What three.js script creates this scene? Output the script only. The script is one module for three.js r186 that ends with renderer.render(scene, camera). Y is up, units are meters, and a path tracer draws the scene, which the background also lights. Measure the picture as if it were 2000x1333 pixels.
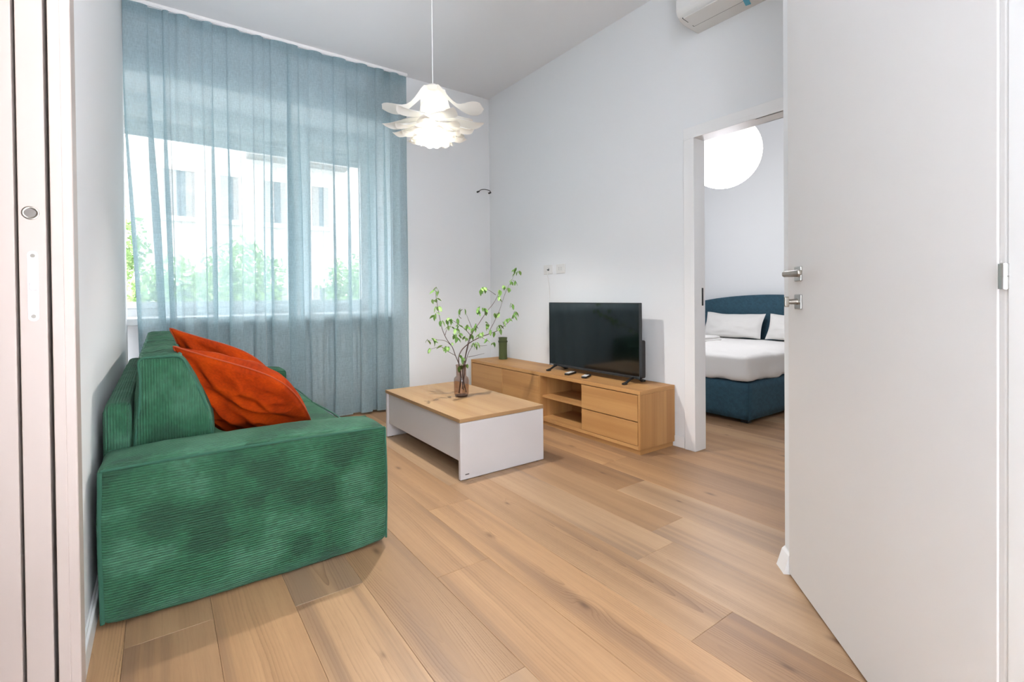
import * as THREE from 'three';
import { RoundedBoxGeometry } from 'three/addons/geometries/RoundedBoxGeometry.js';
import { mergeGeometries, mergeVertices } from 'three/addons/utils/BufferGeometryUtils.js';
import { RectAreaLightUniformsLib } from 'three/addons/lights/RectAreaLightUniformsLib.js';
import { ImprovedNoise } from 'three/addons/math/ImprovedNoise.js';

// ---------- camera, sky, exposure ----------
const scene = new THREE.Scene();
const renderer = new THREE.WebGLRenderer({ antialias: true });
renderer.toneMapping = THREE.LinearToneMapping;
renderer.toneMappingExposure = 1.27;
renderer.shadowMap.enabled = true;
RectAreaLightUniformsLib.init();
const camera = new THREE.PerspectiveCamera(70.07, 2000 / 1333, 0.05, 200);
camera.matrixAutoUpdate = true;
{
  const right = new THREE.Vector3(0.8106195, -0.00941291, 0.58549758), up = new THREE.Vector3(0.0134484, 0.99990633, -0.002544), fwd = new THREE.Vector3(0.58541879, -0.00993622, -0.81067016);
  camera.quaternion.setFromRotationMatrix(new THREE.Matrix4().makeBasis(right, up, fwd.clone().negate()));
  camera.position.set(0, 1.05, 0);
  camera.setViewOffset(2000, 1333, 0, 76.4, 2000, 1333);   // lens shifted: upright verticals
  camera.updateProjectionMatrix();
}
scene.background = new THREE.Color().setRGB(0.93, 0.98, 1.06);   // bright overcast sky
scene.backgroundIntensity = 5.9;

// ---------- small helpers ----------
let seed = 1234567;
function rnd() { seed |= 0; seed = (seed + 0x6d2b79f5) | 0; let t = Math.imul(seed ^ (seed >>> 15), 1 | seed); t = (t + Math.imul(t ^ (t >>> 7), 61 | t)) ^ t; return ((t ^ (t >>> 14)) >>> 0) / 4294967296; }
const rr = (a, b) => a + (b - a) * rnd();
const perlin = new ImprovedNoise();
const nz = (x, y, z = 0) => perlin.noise(x + 31.7, y + 17.3, z + 5.1);
const fbm = (x, y, z = 0, o = 4) => { let s = 0, a = 0.5; for (let i = 0; i < o; i++) { s += a * nz(x, y, z + i * 7.3); x *= 2.03; y *= 2.03; a *= 0.5; } return s; };
const clamp = (x, a = 0, b = 1) => Math.min(b, Math.max(a, x));
const smooth = (a, b, x) => { const t = clamp((x - a) / (b - a)); return t * t * (3 - 2 * t); };
const lerp = (a, b, t) => a + (b - a) * t;
const V = (x, y, z) => new THREE.Vector3(x, y, z);
const taken = {};
function numbered(n) { const k = (taken[n] = (taken[n] ?? -1) + 1); return k ? `${n}_${String(k).padStart(3, '0')}` : n; }
function tag(o, label, category, group) { o.userData.label = label; o.userData.category = category; if (group) o.userData.group = group; return o; }
function thing(name, label, category, p = [0, 0, 0], group) { const g = new THREE.Group(); g.name = numbered(name); g.position.set(...p); scene.add(g); return tag(g, label, category, group); }
function mesh(name, geo, mat, parent = scene) { const m = new THREE.Mesh(geo, mat); m.name = parent === scene ? numbered(name) : name; m.castShadow = m.receiveShadow = true; parent.add(m); return m; }
function struct(name, geo, mat) { const m = mesh(name, geo, mat); m.userData.kind = 'structure'; return m; }
const merge = (gs) => mergeGeometries(gs.map((g) => { const h = g.index ? g.toNonIndexed() : g; for (const k of Object.keys(h.attributes)) if (!['position', 'normal', 'uv'].includes(k)) h.deleteAttribute(k); return h; }));
// box from its two corners
function box(x0, x1, y0, y1, z0, z1) { const g = new THREE.BoxGeometry(Math.abs(x1 - x0), Math.abs(y1 - y0), Math.abs(z1 - z0)); g.translate((x0 + x1) / 2, (y0 + y1) / 2, (z0 + z1) / 2); return g; }
function rbox(x0, x1, y0, y1, z0, z1, r = 0.002, s = 2) { const g = new RoundedBoxGeometry(Math.abs(x1 - x0), Math.abs(y1 - y0), Math.abs(z1 - z0), s, r); g.translate((x0 + x1) / 2, (y0 + y1) / 2, (z0 + z1) / 2); return g; }
// uv in metres, by the way each face points; along = grain or rib axis per face: {x,y,z: axis index that runs along u}
function boxUV(geo, along, off = [0, 0]) {
  const g = geo.index ? geo.toNonIndexed() : geo, p = g.attributes.position, n = p.count, uv = new Float32Array(n * 2), a = V(), b = V(), c = V();
  for (let i = 0; i < n; i += 3) {
    a.fromBufferAttribute(p, i); b.fromBufferAttribute(p, i + 1); c.fromBufferAttribute(p, i + 2);
    const nn = b.clone().sub(a).cross(c.clone().sub(a)), w = [Math.abs(nn.x), Math.abs(nn.y), Math.abs(nn.z)], k = w.indexOf(Math.max(...w));
    const al = along[k], ac = [0, 1, 2].find((q) => q !== k && q !== al);
    [a, b, c].forEach((q, j) => { const e = [q.x, q.y, q.z]; uv[(i + j) * 2] = e[al] + off[0]; uv[(i + j) * 2 + 1] = e[ac] + off[1]; });
  }
  g.setAttribute('uv', new THREE.BufferAttribute(uv, 2));
  return g;
}
const grain = (axis) => [0, 1, 2].map((k) => (k === axis ? (axis + 1) % 3 : axis));
function tube(pts, r, seg = 8, rad = 6, closed = false) { return new THREE.TubeGeometry(new THREE.CatmullRomCurve3(pts.map((p) => (p.isVector3 ? p : V(...p))), closed), Math.max(2, (pts.length - 1) * seg), r, rad, closed); }
function taperTube(pts, r0, r1, seg = 4, rad = 5) {
  const cv = new THREE.CatmullRomCurve3(pts.map((p) => V(...p))), n = (pts.length - 1) * seg, g = new THREE.TubeGeometry(cv, n, 1, rad), p = g.attributes.position, q = V();
  for (let i = 0; i <= n; i++) { const c = cv.getPointAt(i / n), r = lerp(r0, r1, i / n); for (let j = 0; j <= rad; j++) { const k = i * (rad + 1) + j; q.fromBufferAttribute(p, k).sub(c).multiplyScalar(r).add(c); p.setXYZ(k, q.x, q.y, q.z); } }
  return g;
}
const lathe = (pts, seg = 32) => new THREE.LatheGeometry(pts.map((p) => new THREE.Vector2(...p)), seg);
function grid(nu, nv, fn, uvfn) {
  const pos = [], uv = [], idx = [];
  for (let j = 0; j <= nv; j++) for (let i = 0; i <= nu; i++) { const u = i / nu, v = j / nv, q = fn(u, v); pos.push(q.x, q.y, q.z); const t = uvfn ? uvfn(u, v, q) : [u, v]; uv.push(t[0], t[1]); }
  for (let j = 0; j < nv; j++) for (let i = 0; i < nu; i++) { const a = j * (nu + 1) + i, b = a + 1, c = a + nu + 1, d = c + 1; idx.push(a, b, d, a, d, c); }
  const g = new THREE.BufferGeometry();
  g.setAttribute('position', new THREE.Float32BufferAttribute(pos, 3)); g.setAttribute('uv', new THREE.Float32BufferAttribute(uv, 2)); g.setIndex(idx); g.computeVertexNormals();
  return g;
}
// upholstered block: rounded box with crown and soft dents, smooth normals
function softBox(x0, x1, y0, y1, z0, z1, { r = 0.03, puff = [0.01, 0.01, 0.01], lump = 0.004, f = 7, seg = 0.03, shape } = {}) {
  const w = x1 - x0, h = y1 - y0, d = z1 - z0, cx = (x0 + x1) / 2, cy = (y0 + y1) / 2, cz = (z0 + z1) / 2, sg = (q) => Math.max(4, Math.min(60, Math.round(q / seg)));
  let g = new THREE.BoxGeometry(w, h, d, sg(w), sg(h), sg(d));
  const p = g.attributes.position, q = V(), inner = V();
  for (let i = 0; i < p.count; i++) {
    q.fromBufferAttribute(p, i);
    inner.set(clamp(q.x, -w / 2 + r, w / 2 - r), clamp(q.y, -h / 2 + r, h / 2 - r), clamp(q.z, -d / 2 + r, d / 2 - r));
    const dir = q.clone().sub(inner), l = dir.length();
    if (l > 0) q.copy(inner).addScaledVector(dir, r / l);
    const u = q.x / (w / 2), v = q.y / (h / 2), t = q.z / (d / 2), cu = Math.max(0, 1 - u * u), cv = Math.max(0, 1 - v * v), ct = Math.max(0, 1 - t * t);
    const nn = fbm((q.x + cx) * f, (q.y + cy) * f, (q.z + cz) * f, 3) * lump;
    q.x += Math.sign(u) * Math.pow(Math.abs(u), 3) * (puff[0] * Math.sqrt(cv * ct) + nn); q.y += Math.sign(v) * Math.pow(Math.abs(v), 3) * (puff[1] * Math.sqrt(cu * ct) + nn); q.z += Math.sign(t) * Math.pow(Math.abs(t), 3) * (puff[2] * Math.sqrt(cu * cv) + nn);
    if (shape) shape(q, u, v, t);
    p.setXYZ(i, q.x + cx, q.y + cy, q.z + cz);
  }
  g.deleteAttribute('uv'); g.deleteAttribute('normal'); g = mergeVertices(g, 1e-5); g.computeVertexNormals();
  return g;
}

// ---------- textures ----------
function dataTex(w, h, fn, srgb) {
  const d = new Uint8Array(w * h * 4);
  for (let y = 0; y < h; y++) for (let x = 0; x < w; x++) { const c = fn(x / w, y / h, x, y), k = (y * w + x) * 4; for (let i = 0; i < 3; i++) d[k + i] = clamp(c[i] ?? c[0]) * 255; d[k + 3] = 255; }
  const t = new THREE.DataTexture(d, w, h); t.magFilter = THREE.LinearFilter; t.minFilter = THREE.LinearMipmapLinearFilter; t.generateMipmaps = true; t.wrapS = t.wrapT = THREE.RepeatWrapping; if (srgb) t.colorSpace = THREE.SRGBColorSpace; t.needsUpdate = true;
  return t;
}
const hex = (h) => [(h >> 16 & 255) / 255, (h >> 8 & 255) / 255, (h & 255) / 255];
const mix3 = (a, b, t) => [lerp(a[0], b[0], t), lerp(a[1], b[1], t), lerp(a[2], b[2], t)];
// sawn oak: growth rings cut lengthwise; u runs along the grain
function oakSample(l, a, k) {
  const wob = 0.010 * nz(l * 1.7, a * 5, k.s) + 0.0035 * nz(l * 6, a * 14, k.s + 3);
  let da = a - k.a0 + wob + 0.02 * nz(l * 0.9, k.s), dd = k.d0 + k.sl * l + 0.012 * nz(l * 2.3, k.s + 9) + 0.003 * nz(l * 9, a * 20, k.s);
  let knot = 0;
  for (const q of k.knots) { const e = ((l - q[0]) / (q[2] * 2.6)) ** 2 + ((a - q[1]) / q[2]) ** 2; dd += 0.03 * Math.exp(-e * 0.5) * q[3]; da += 0.012 * Math.exp(-e * 0.4) * Math.sign(a - q[1]) * q[3]; knot = Math.max(knot, Math.exp(-e * 3.0) * q[4]); }
  const rho = Math.hypot(da, dd), ph = rho / k.ring + 0.8 * nz(rho * 40, k.s), fr = ph - Math.floor(ph), ring = Math.pow(fr, 3.2) * (0.35 + 0.65 * clamp(0.5 + nz(Math.floor(ph) * 3.7, k.s) * 1.4)) * k.rs * clamp(0.62 + 1.5 * nz(l * 1.3, a * 11, k.s + 27), 0.12, 1.15);
  const band = 0.5 + 0.8 * nz(a * 13, l * 0.7, k.s + 21) + 0.3 * nz(a * 40, l * 1.5, k.s + 2) + 0.12 * nz(a * 150, l * 2.5, k.s + 6), pore = nz(a * 620, l * 17, k.s) * 0.6 + nz(a * 300, l * 7, k.s) * 0.5;
  return { ring, band, pore, knot };
}
function oakTex(w, h, L, A, lanes, tone, look) {
  const ks = [];
  for (let i = 0; i < lanes; i++) {
    const knots = []; for (let j = Math.floor(rr(0, look.knots ?? 2)); j > 0; j--) knots.push([rr(0.1, 0.9) * L, rr(0.15, 0.85) * A / lanes, rr(0.008, 0.02), rnd() < 0.5 ? 1 : 0.5, rr(0.4, 1)]);
    const cath = rnd() < look.cath;
    ks.push({ s: rr(0, 90), a0: cath ? rr(0.2, 0.8) * A / lanes : rr(-0.25, -0.1), d0: cath ? rr(-0.05, 0.0) : rr(0.02, 0.05), sl: cath ? rr(0.03, 0.06) : rr(-0.01, 0.01), ring: cath ? rr(0.006, 0.010) : rr(0.009, 0.016), rs: cath ? rr(0.5, 0.8) : rr(0.2, 0.5), knots, t: rr(-0.5, 0.5), g: rr(-0.5, 0.5) });
  }
  return dataTex(w, h, (u, v) => {
    const li = Math.min(lanes - 1, Math.floor(v * lanes)), k = ks[li], a = (v * lanes - li) * A / lanes, o = oakSample(u * L, a, k);
    let c = mix3(tone.light, tone.mid, clamp(o.band + k.t * look.vary));
    c = mix3(c, tone.grey, clamp(0.6 * smooth(0.55, 1.0, o.band) + k.g * 0.25) * look.greyed);
    c = mix3(c, tone.dark, clamp(o.ring * look.ring + Math.max(0, o.pore) * look.pore));
    c = mix3(c, tone.knot, o.knot * 0.8);
    const e = 1 + 0.05 * o.pore; return [c[0] * e, c[1] * e, c[2] * e];
  }, true);
}
const floorTone = { light: hex(0xc0a07d), mid: hex(0xa68768), grey: hex(0x907762), dark: hex(0x775a42), knot: hex(0x4a3424) };
const floorTex = [0, 1].map(() => oakTex(2048, 1024, 1.55, 0.93, 4, floorTone, { cath: 0.6, vary: 0.8, greyed: 1, ring: 1.1, pore: 0.4, knots: 3 }));
const consoleTone = { light: hex(0xc99a62), mid: hex(0xb58450), grey: hex(0xa87846), dark: hex(0x93642f), knot: hex(0x6b4522) };
const consoleTex = oakTex(1024, 512, 1.2, 0.6, 5, consoleTone, { cath: 0.5, vary: 0.5, greyed: 0.5, ring: 0.35, pore: 0.25, knots: 1 });
const tableTone = { light: hex(0xb5946a), mid: hex(0xa9855d), grey: hex(0x9d7b54), dark: hex(0x8c653d), knot: hex(0x8a6038) };
const tableTex = oakTex(1024, 512, 1.2, 0.64, 3, tableTone, { cath: 0.7, vary: 0.4, greyed: 0.4, ring: 0.3, pore: 0.2, knots: 1 });
for (const t of [consoleTex, tableTex]) { t.wrapS = t.wrapT = THREE.MirroredRepeatWrapping; }
consoleTex.repeat.set(1 / 1.2, 1 / 0.6); tableTex.repeat.set(1 / 1.2, 1 / 0.64);
// periodic value noise for tiles that repeat
function tileNoise(n, s0) { const t = new Float32Array(n * n); let s = s0 * 9973 + 1; for (let i = 0; i < n * n; i++) { s = (Math.imul(s, 1664525) + 1013904223) | 0; t[i] = (s >>> 8) / 16777216; } return (x, y) => { x = ((x % n) + n) % n; y = ((y % n) + n) % n; const i = Math.floor(x), j = Math.floor(y), fx = x - i, fy = y - j, a = fx * fx * (3 - 2 * fx), b = fy * fy * (3 - 2 * fy), I = (i + 1) % n, J = (j + 1) % n; return lerp(lerp(t[j * n + i], t[j * n + I], a), lerp(t[J * n + i], t[J * n + I], a), b); }; }
const T64 = tileNoise(64, 1), T128 = tileNoise(128, 2), T32 = tileNoise(32, 3), T16 = tileNoise(16, 4), T256 = tileNoise(256, 5);
// corduroy relief: eight ribs across the tile (v), slightly frayed along (u)
const cordBump = dataTex(256, 256, (u, v) => { const w = 0.012 * (T32(u * 32, v * 32) - 0.5), r = 0.5 - 0.5 * Math.cos((v + w) * 8 * 2 * Math.PI); return [Math.pow(r, 0.6) * 0.9 + 0.1 * T128(u * 128, v * 128)]; });
cordBump.repeat.set(1 / 0.068, 1 / 0.068);
function napTex(dark, mid, light) { return dataTex(512, 512, (u, v) => { const n = 0.62 * T16(u * 16, v * 16) + 0.28 * T32(u * 32, v * 32) + 0.1 * T128(u * 128, v * 128), s = T256(u * 128, v * 256); const c = n < 0.5 ? mix3(dark, mid, smooth(0.28, 0.5, n)) : mix3(mid, light, smooth(0.5, 0.75, n) * 0.8); const e = 0.93 + 0.14 * s; return [c[0] * e, c[1] * e, c[2] * e]; }, true); }
const cordNap = napTex(hex(0x1a4730), hex(0x23593c), hex(0x3e6e54)); cordNap.repeat.set(1 / 1.7, 1 / 1.7);
const velvetNap = napTex(hex(0x882800), hex(0x922d00), hex(0xa03601)); velvetNap.repeat.set(1 / 0.9, 1 / 0.9);
const weaveBump = dataTex(256, 256, (u, v) => [0.5 + 0.25 * Math.sin(u * 64 * 2 * Math.PI) * Math.sin(v * 64 * 2 * Math.PI) + 0.3 * (T64(u * 64, v * 64) - 0.5)]); weaveBump.repeat.set(1 / 0.12, 1 / 0.12);
const bedNap = dataTex(256, 256, (u, v) => { const e = 0.8 + 0.25 * T128(u * 128, v * 128) + 0.15 * T16(u * 16, v * 16); return hex(0x2f5060).map((q) => q * e); }, true); bedNap.repeat.set(1 / 0.3, 1 / 0.3);
// sheer linen: thread density (how much of the light the weave stops)
const linen = dataTex(1024, 1024, (u, v) => { const h = T256(u * 40, v * 256) - 0.5, w = T256(u * 256, v * 24) - 0.5, f = T256(u * 256, v * 256) - 0.5; return [0.71 + 0.13 * h + 0.13 * w + 0.06 * f]; }); linen.repeat.set(1 / 0.5, 1 / 0.5);

// ---------- materials ----------
const std = (o) => new THREE.MeshStandardMaterial(o), phy = (o) => new THREE.MeshPhysicalMaterial(o);
const M = {
  wall: std({ color: 0xebedee, roughness: 0.92 }),
  ceiling: std({ color: 0xf0f1f3, roughness: 0.95 }),
  white: std({ color: 0xefefee, roughness: 0.45 }),
  doorWhite: std({ color: 0xe1dfdd, roughness: 0.5 }),
  cream: std({ color: 0xb3a69e, roughness: 0.45 }),
  frame: std({ color: 0xe8e8e8, roughness: 0.35 }),
  dark: std({ color: 0x2a1f18, roughness: 0.9 }),
  steel: std({ color: 0xb9b9b6, roughness: 0.28, metalness: 1 }),
  nickel: std({ color: 0xa39d94, roughness: 0.32, metalness: 1 }),
  strike: std({ color: 0xc5bfc0, roughness: 0.4, metalness: 0.5 }),
  oak: std({ map: consoleTex, roughness: 0.5 }),
  oakTop: std({ map: tableTex, roughness: 0.45 }),
  oakEdge: std({ color: 0xb98850, roughness: 0.5 }),
  lacquer: std({ color: 0xd2cecd, roughness: 0.35 }),
  cord: phy({ map: cordNap, bumpMap: cordBump, bumpScale: 0.004, roughness: 0.8, sheen: 0.4, sheenRoughness: 0.45, sheenColor: new THREE.Color(0x8fbfae) }),
  cordPipe: phy({ color: 0x235440, roughness: 0.85, sheen: 0.5, sheenColor: new THREE.Color(0x8fbfae) }),
  velvet: phy({ map: velvetNap, roughness: 0.95, specularIntensity: 0.25, sheen: 0.55, sheenRoughness: 0.3, sheenColor: new THREE.Color(0xff8226) }),
  velvetPipe: std({ color: 0x9c3a10, roughness: 0.8 }),
  curtain: phy({ color: 0xaec6cd, roughness: 1, transmission: 0.56, thickness: 0, alphaMap: linen, transparent: true, side: THREE.DoubleSide }),
  glass: phy({ color: 0xffffff, roughness: 0, transmission: 1, thickness: 0, ior: 1.45 }),
  smoke: phy({ color: 0xdccdc5, roughness: 0.03, transmission: 1, thickness: 0, ior: 1.5 }),
  petal: phy({ color: 0xf2f1ec, roughness: 0.9, transmission: 0.22, thickness: 0, side: THREE.DoubleSide }),
  bulb: std({ color: 0xffffff, emissive: 0xfff4e4, emissiveIntensity: 1.3, roughness: 0.6 }),
  paper: std({ color: 0xffffff, emissive: 0xfff8ee, emissiveIntensity: 1.25, roughness: 0.9 }),
  panel: std({ color: 0xffffff, emissive: 0xffe8cc, emissiveIntensity: 3, roughness: 0.6 }),
  screen: phy({ color: 0x040709, roughness: 0.14, clearcoat: 1, clearcoatRoughness: 0.07 }),
  black: std({ color: 0x17181a, roughness: 0.45 }),
  bezel: std({ color: 0x3a3d40, roughness: 0.4, metalness: 0.5 }),
  plastic: std({ color: 0xe3e2df, roughness: 0.4 }),
  bambooGreen: std({ color: 0x46532b, roughness: 0.55 }),
  bark: std({ color: 0x54433d, roughness: 0.9 }),
  leaf: std({ color: 0x608a3c, roughness: 0.7, side: THREE.DoubleSide }),
  leaf2: std({ color: 0x82a65c, roughness: 0.7, side: THREE.DoubleSide }),
  bedFabric: std({ map: bedNap, bumpMap: weaveBump, bumpScale: 0.0008, roughness: 0.85 }),
  linenWhite: std({ color: 0xe8e6e2, roughness: 0.9, bumpMap: weaveBump, bumpScale: 0.0003 }),
  radiator: std({ color: 0xdedede, roughness: 0.4 }),
  tape: std({ color: 0x5fb3cc, roughness: 0.5 }),
};

// ================= THE SETTING =================
const H = 3.19, WL = -0.195, WR = 2.905, ZW = -4.42, ZO = -5.12;
// floor: planks of oak laid along the room, on a subfloor
{
  const fl = struct('floor', merge([box(-1.7, 6.05, -0.2, -0.013, -5.2, 2.1), box(-1.7, -0.35, -0.013, 0, -2.1, 2.1), box(-0.35, 6.05, -0.013, 0, 0.72, 2.1)]), std({ color: 0xa67d58, roughness: 0.5 }));
  const tints = [0xffffff, 0xf3ece4, 0xe9dfd6, 0xfff4e6], mats = [];
  for (const t of floorTex) for (const c of tints) mats.push(std({ map: t, color: c, roughness: 0.42 }));
  const P = 0.2325, LEN = 1.53, joints = { '-1': -1.87, 3: -1.64, 7: -1.39, 8: -1.80, 9: -2.13 };
  for (let k = -3; k < 26; k++) {
    const x0 = 0.128 + P * k, x1 = x0 + P, xa = Math.max(x0, -0.35), xb = Math.min(x1, 6.0);
    if (xb - xa < 0.01) continue;
    let z = (joints[k] ?? -rr(0.6, 2.1));
    while (z > -5.12) z -= LEN;
    for (; z < 0.72; z += LEN) {
      const za = Math.max(z, -5.12), zb = Math.min(z + LEN, 0.72);
      if (zb - za < 0.05 || za > -0.3 && xa > 2.4) continue;
      const g = 0.0003, b = 0.0009, lane = Math.floor(rnd() * 4), flip = rnd() < 0.5, fa = rnd() < 0.5;
      const ring = (i, y) => [[xa + g + i, y, za + g + i], [xb - g - i, y, za + g + i], [xb - g - i, y, zb - g - i], [xa + g + i, y, zb - g - i]];
      const r0 = ring(0, -0.012), r1 = ring(0, -b), r2 = ring(b, 0), pos = [], uv = [];
      const put = (q) => { pos.push(...q); let u = (q[2] - z) / LEN, v = (q[0] - x0) / P; if (flip) u = 1 - u; if (fa) v = 1 - v; uv.push(u, (lane + clamp(v, 0.004, 0.996)) / 4); };
      const quad = (a, b2, c, d) => { for (const q of [a, d, c, a, c, b2]) put(q); };
      quad(r2[0], r2[1], r2[2], r2[3]);
      for (let i = 0; i < 4; i++) { const j = (i + 1) % 4; quad(r1[i], r1[j], r2[j], r2[i]); quad(r0[i], r0[j], r1[j], r1[i]); }
      const geo = new THREE.BufferGeometry(); geo.setAttribute('position', new THREE.Float32BufferAttribute(pos, 3)); geo.setAttribute('uv', new THREE.Float32BufferAttribute(uv, 2)); geo.computeVertexNormals();
      mesh('plank', geo, mats[Math.floor(rnd() * mats.length)], fl);
    }
  }
}
const uvw = (g) => boxUV(g, [2, 0, 0]);
struct('ceiling', box(-1.75, 6.1, H, H + 0.15, ZO, 2.15), M.ceiling);
struct('wall_left', uvw(box(-0.31, WL, 0, H, ZW - 0.03, -1.57)), M.wall);
struct('wall_far', uvw(merge([box(-1.75, -0.42, 0, H, ZO, ZW - 0.03), box(1.80, 3.7, 0, H, ZO, ZW), box(-0.42, 1.80, 2.70, H, ZO, ZW), box(-0.42, 1.80, 0, 0.866, ZO, -4.64),
  box(4.9, 6.05, 0, H, ZO, ZW), box(3.7, 4.9, 0, 1.1, ZO, ZW), box(3.7, 4.9, 2.3, H, ZO, ZW)])), M.wall);
struct('wall_right', uvw(merge([box(WR, 3.0, 0, H, ZW, -1.95), box(WR, 3.0, 0, H, -1.07, -0.90), box(WR, 3.0, 2.13, H, -1.95, -1.07)])), M.wall);
struct('wall_near', uvw(box(1.945, 3.0, 0, H, -0.905, -0.80)), M.wall);
struct('wall_bedroom_far', uvw(box(5.93, 6.05, 0, H, ZW, -0.4)), M.wall);
struct('wall_bedroom_near', uvw(box(3.0, 6.05, 0, H, -0.5, -0.4)), M.wall);
struct('wall_bedroom_return', uvw(box(2.95, 3.0, 0, H, -0.85, -0.4)), M.wall);
struct('wall_hall', uvw(merge([box(-1.75, -1.6, 0, H, -2.1, 2.1), box(-1.6, -0.31, 0, H, -2.1, -2.0), box(-1.75, 1.15, 0, H, 2.0, 2.15), box(1.0, 1.15, 0, H, 0.12, 2.0), box(-0.31, WL, 2.15, H, -1.57, 2.0), box(-0.31, WL, 0, 2.15, -0.55, 2.0)])), M.wall);
// slanted wall with the entrance door; local axes: x along the wall from its far corner to the hinge, y up, z out of it into the room
const S2 = Math.SQRT1_2, slantM = new THREE.Matrix4().makeBasis(V(-S2, 0, S2), V(0, 1, 0), V(-S2, 0, -S2)).setPosition(1.945, 0, -0.905);
struct('wall_entrance', uvw(merge([box(0, 0.06, 0, H, -0.12, 0), box(0.06, 1.04, 2.36, H, -0.12, 0), box(1.04, 1.60, 0, H, -0.12, 0), box(0.06, 1.04, 0, 2.36, -0.12, -0.09)])).applyMatrix4(slantM), M.wall);
{ // skirting with a sloped face, mitred round the far corner of the slanted wall
  const prof = [[0.028, 0], [0.026, 0.006], [0.010, 0.068], [0.004, 0.076], [0, 0.076]], pos = [], idx = [];
  const sec = (p, d) => prof.map(([t, y]) => V(p[0] + d[0] * t, y, p[1] + d[1] * t));
  const ring = [sec([1.945 - 0.062 * S2, -0.905 + 0.062 * S2], [-S2, -S2]), sec([1.945, -0.905], [-0.414, -1]), sec([2.9, -0.905], [0, -1])];
  const gs = [];
  for (let k = 0; k < 2; k++) for (let i = 0; i < prof.length - 1; i++) { const a = ring[k][i], b = ring[k + 1][i], c = ring[k + 1][i + 1], d = ring[k][i + 1]; const g = new THREE.BufferGeometry(); g.setAttribute('position', new THREE.Float32BufferAttribute([a, c, b, a, d, c].flatMap((q) => q.toArray()), 3)); g.setAttribute('uv', new THREE.Float32BufferAttribute(new Array(12).fill(0), 2)); g.computeVertexNormals(); gs.push(g); }
  const cap = new THREE.BufferGeometry(), r = ring[0], w0 = V(1.945 - 0.062 * S2, 0, -0.905 + 0.062 * S2);
  for (let i = 0; i < prof.length - 1; i++) pos.push(...w0.toArray(), ...r[i].toArray(), ...r[i + 1].toArray());
  cap.setAttribute('position', new THREE.Float32BufferAttribute(pos, 3)); cap.setAttribute('uv', new THREE.Float32BufferAttribute(new Array(pos.length / 3 * 2).fill(0), 2)); cap.computeVertexNormals();
  struct('baseboard_entrance', merge([...gs, cap]), M.white);
}
struct('baseboard_left', merge([rbox(WL, WL + 0.014, 0, 0.072, ZW - 0.02, -1.58, 0.002), rbox(WL, WL + 0.007, 0.06, 0.08, ZW - 0.02, -1.58, 0.003)]), M.white);
struct('baseboard_right', rbox(WR - 0.012, WR, 0, 0.075, ZW, -2.005, 0.003), M.white);
struct('baseboard_far', rbox(1.81, WR - 0.012, 0, 0.075, ZW, ZW + 0.012, 0.003), M.white);
// pocket doorway in the left wall: jamb strips with the edge of the sliding door between them
{
  const t = struct('trim_1', merge([rbox(-0.199, -0.178, 0, 2.15, -1.57, -1.50, 0.002), rbox(-0.190, -0.160, 0, 2.2, -1.575, -1.502, 0.004)]), M.cream);
  mesh('jamb_strip', rbox(-0.330, -0.257, 0, 2.15, -1.57, -1.50, 0.002), M.cream, t);
  mesh('door_casing', rbox(-0.345, -0.325, 0, 2.2, -1.58, -1.49, 0.003), M.cream, t);
  const d = struct('door_1', rbox(-0.2515, -0.2065, 0.008, 2.12, -2.35, -1.502, 0.002), M.cream);
  const lock = new THREE.Shape(), w = 0.009, h = 0.0785; lock.absarc(0, h - w, w, 0, Math.PI); lock.absarc(0, -h + w, w, Math.PI, 2 * Math.PI);
  const pl = mesh('lock_plate', new THREE.ExtrudeGeometry(lock, { depth: 0.0018, bevelEnabled: false, curveSegments: 12 }).translate(-0.229, 1.0845, -1.5025), M.strike, d);
  const scr = new THREE.CylinderGeometry(0.0042, 0.0042, 0.001, 14).rotateX(Math.PI / 2);
  for (const y of [1.152, 1.017]) mesh('screw', merge([scr.clone().translate(-0.229, y, -1.5003), box(-0.2315, -0.2265, y - 0.0005, y + 0.0005, -1.4998, -1.4994)]), M.nickel, pl);
  const lat = new THREE.Shape([[0.006, -0.009], [0.006, 0.009], [-0.002, 0.010], [-0.0055, 0.006], [-0.0055, -0.006], [-0.002, -0.010]].map((p) => new THREE.Vector2(...p)));
  mesh('latch', new THREE.ExtrudeGeometry(lat, { depth: 0.0014, bevelEnabled: true, bevelSize: 0.0006, bevelThickness: 0.0006, bevelSegments: 1 }).translate(-0.229, 1.0845, -1.5008), M.strike, pl);
  mesh('finger_pull', lathe([[0.0001, -0.012], [0.0085, -0.012], [0.0095, 0], [0.0105, 0.0018], [0.014, 0.0018], [0.015, 0.0006], [0.015, 0]], 28).rotateX(Math.PI / 2).translate(-0.2315, 1.247, -1.502), M.nickel, d);
  mesh('pull_hole_shade', new THREE.CylinderGeometry(0.0098, 0.0098, 0.0012, 24).rotateX(Math.PI / 2).translate(-0.2315, 1.247, -1.5018), std({ color: 0x77716c, roughness: 0.4, metalness: 0.6 }), d);  // flat darker disc: the shade of the uncut finger hole, put in as colour
}
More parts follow.
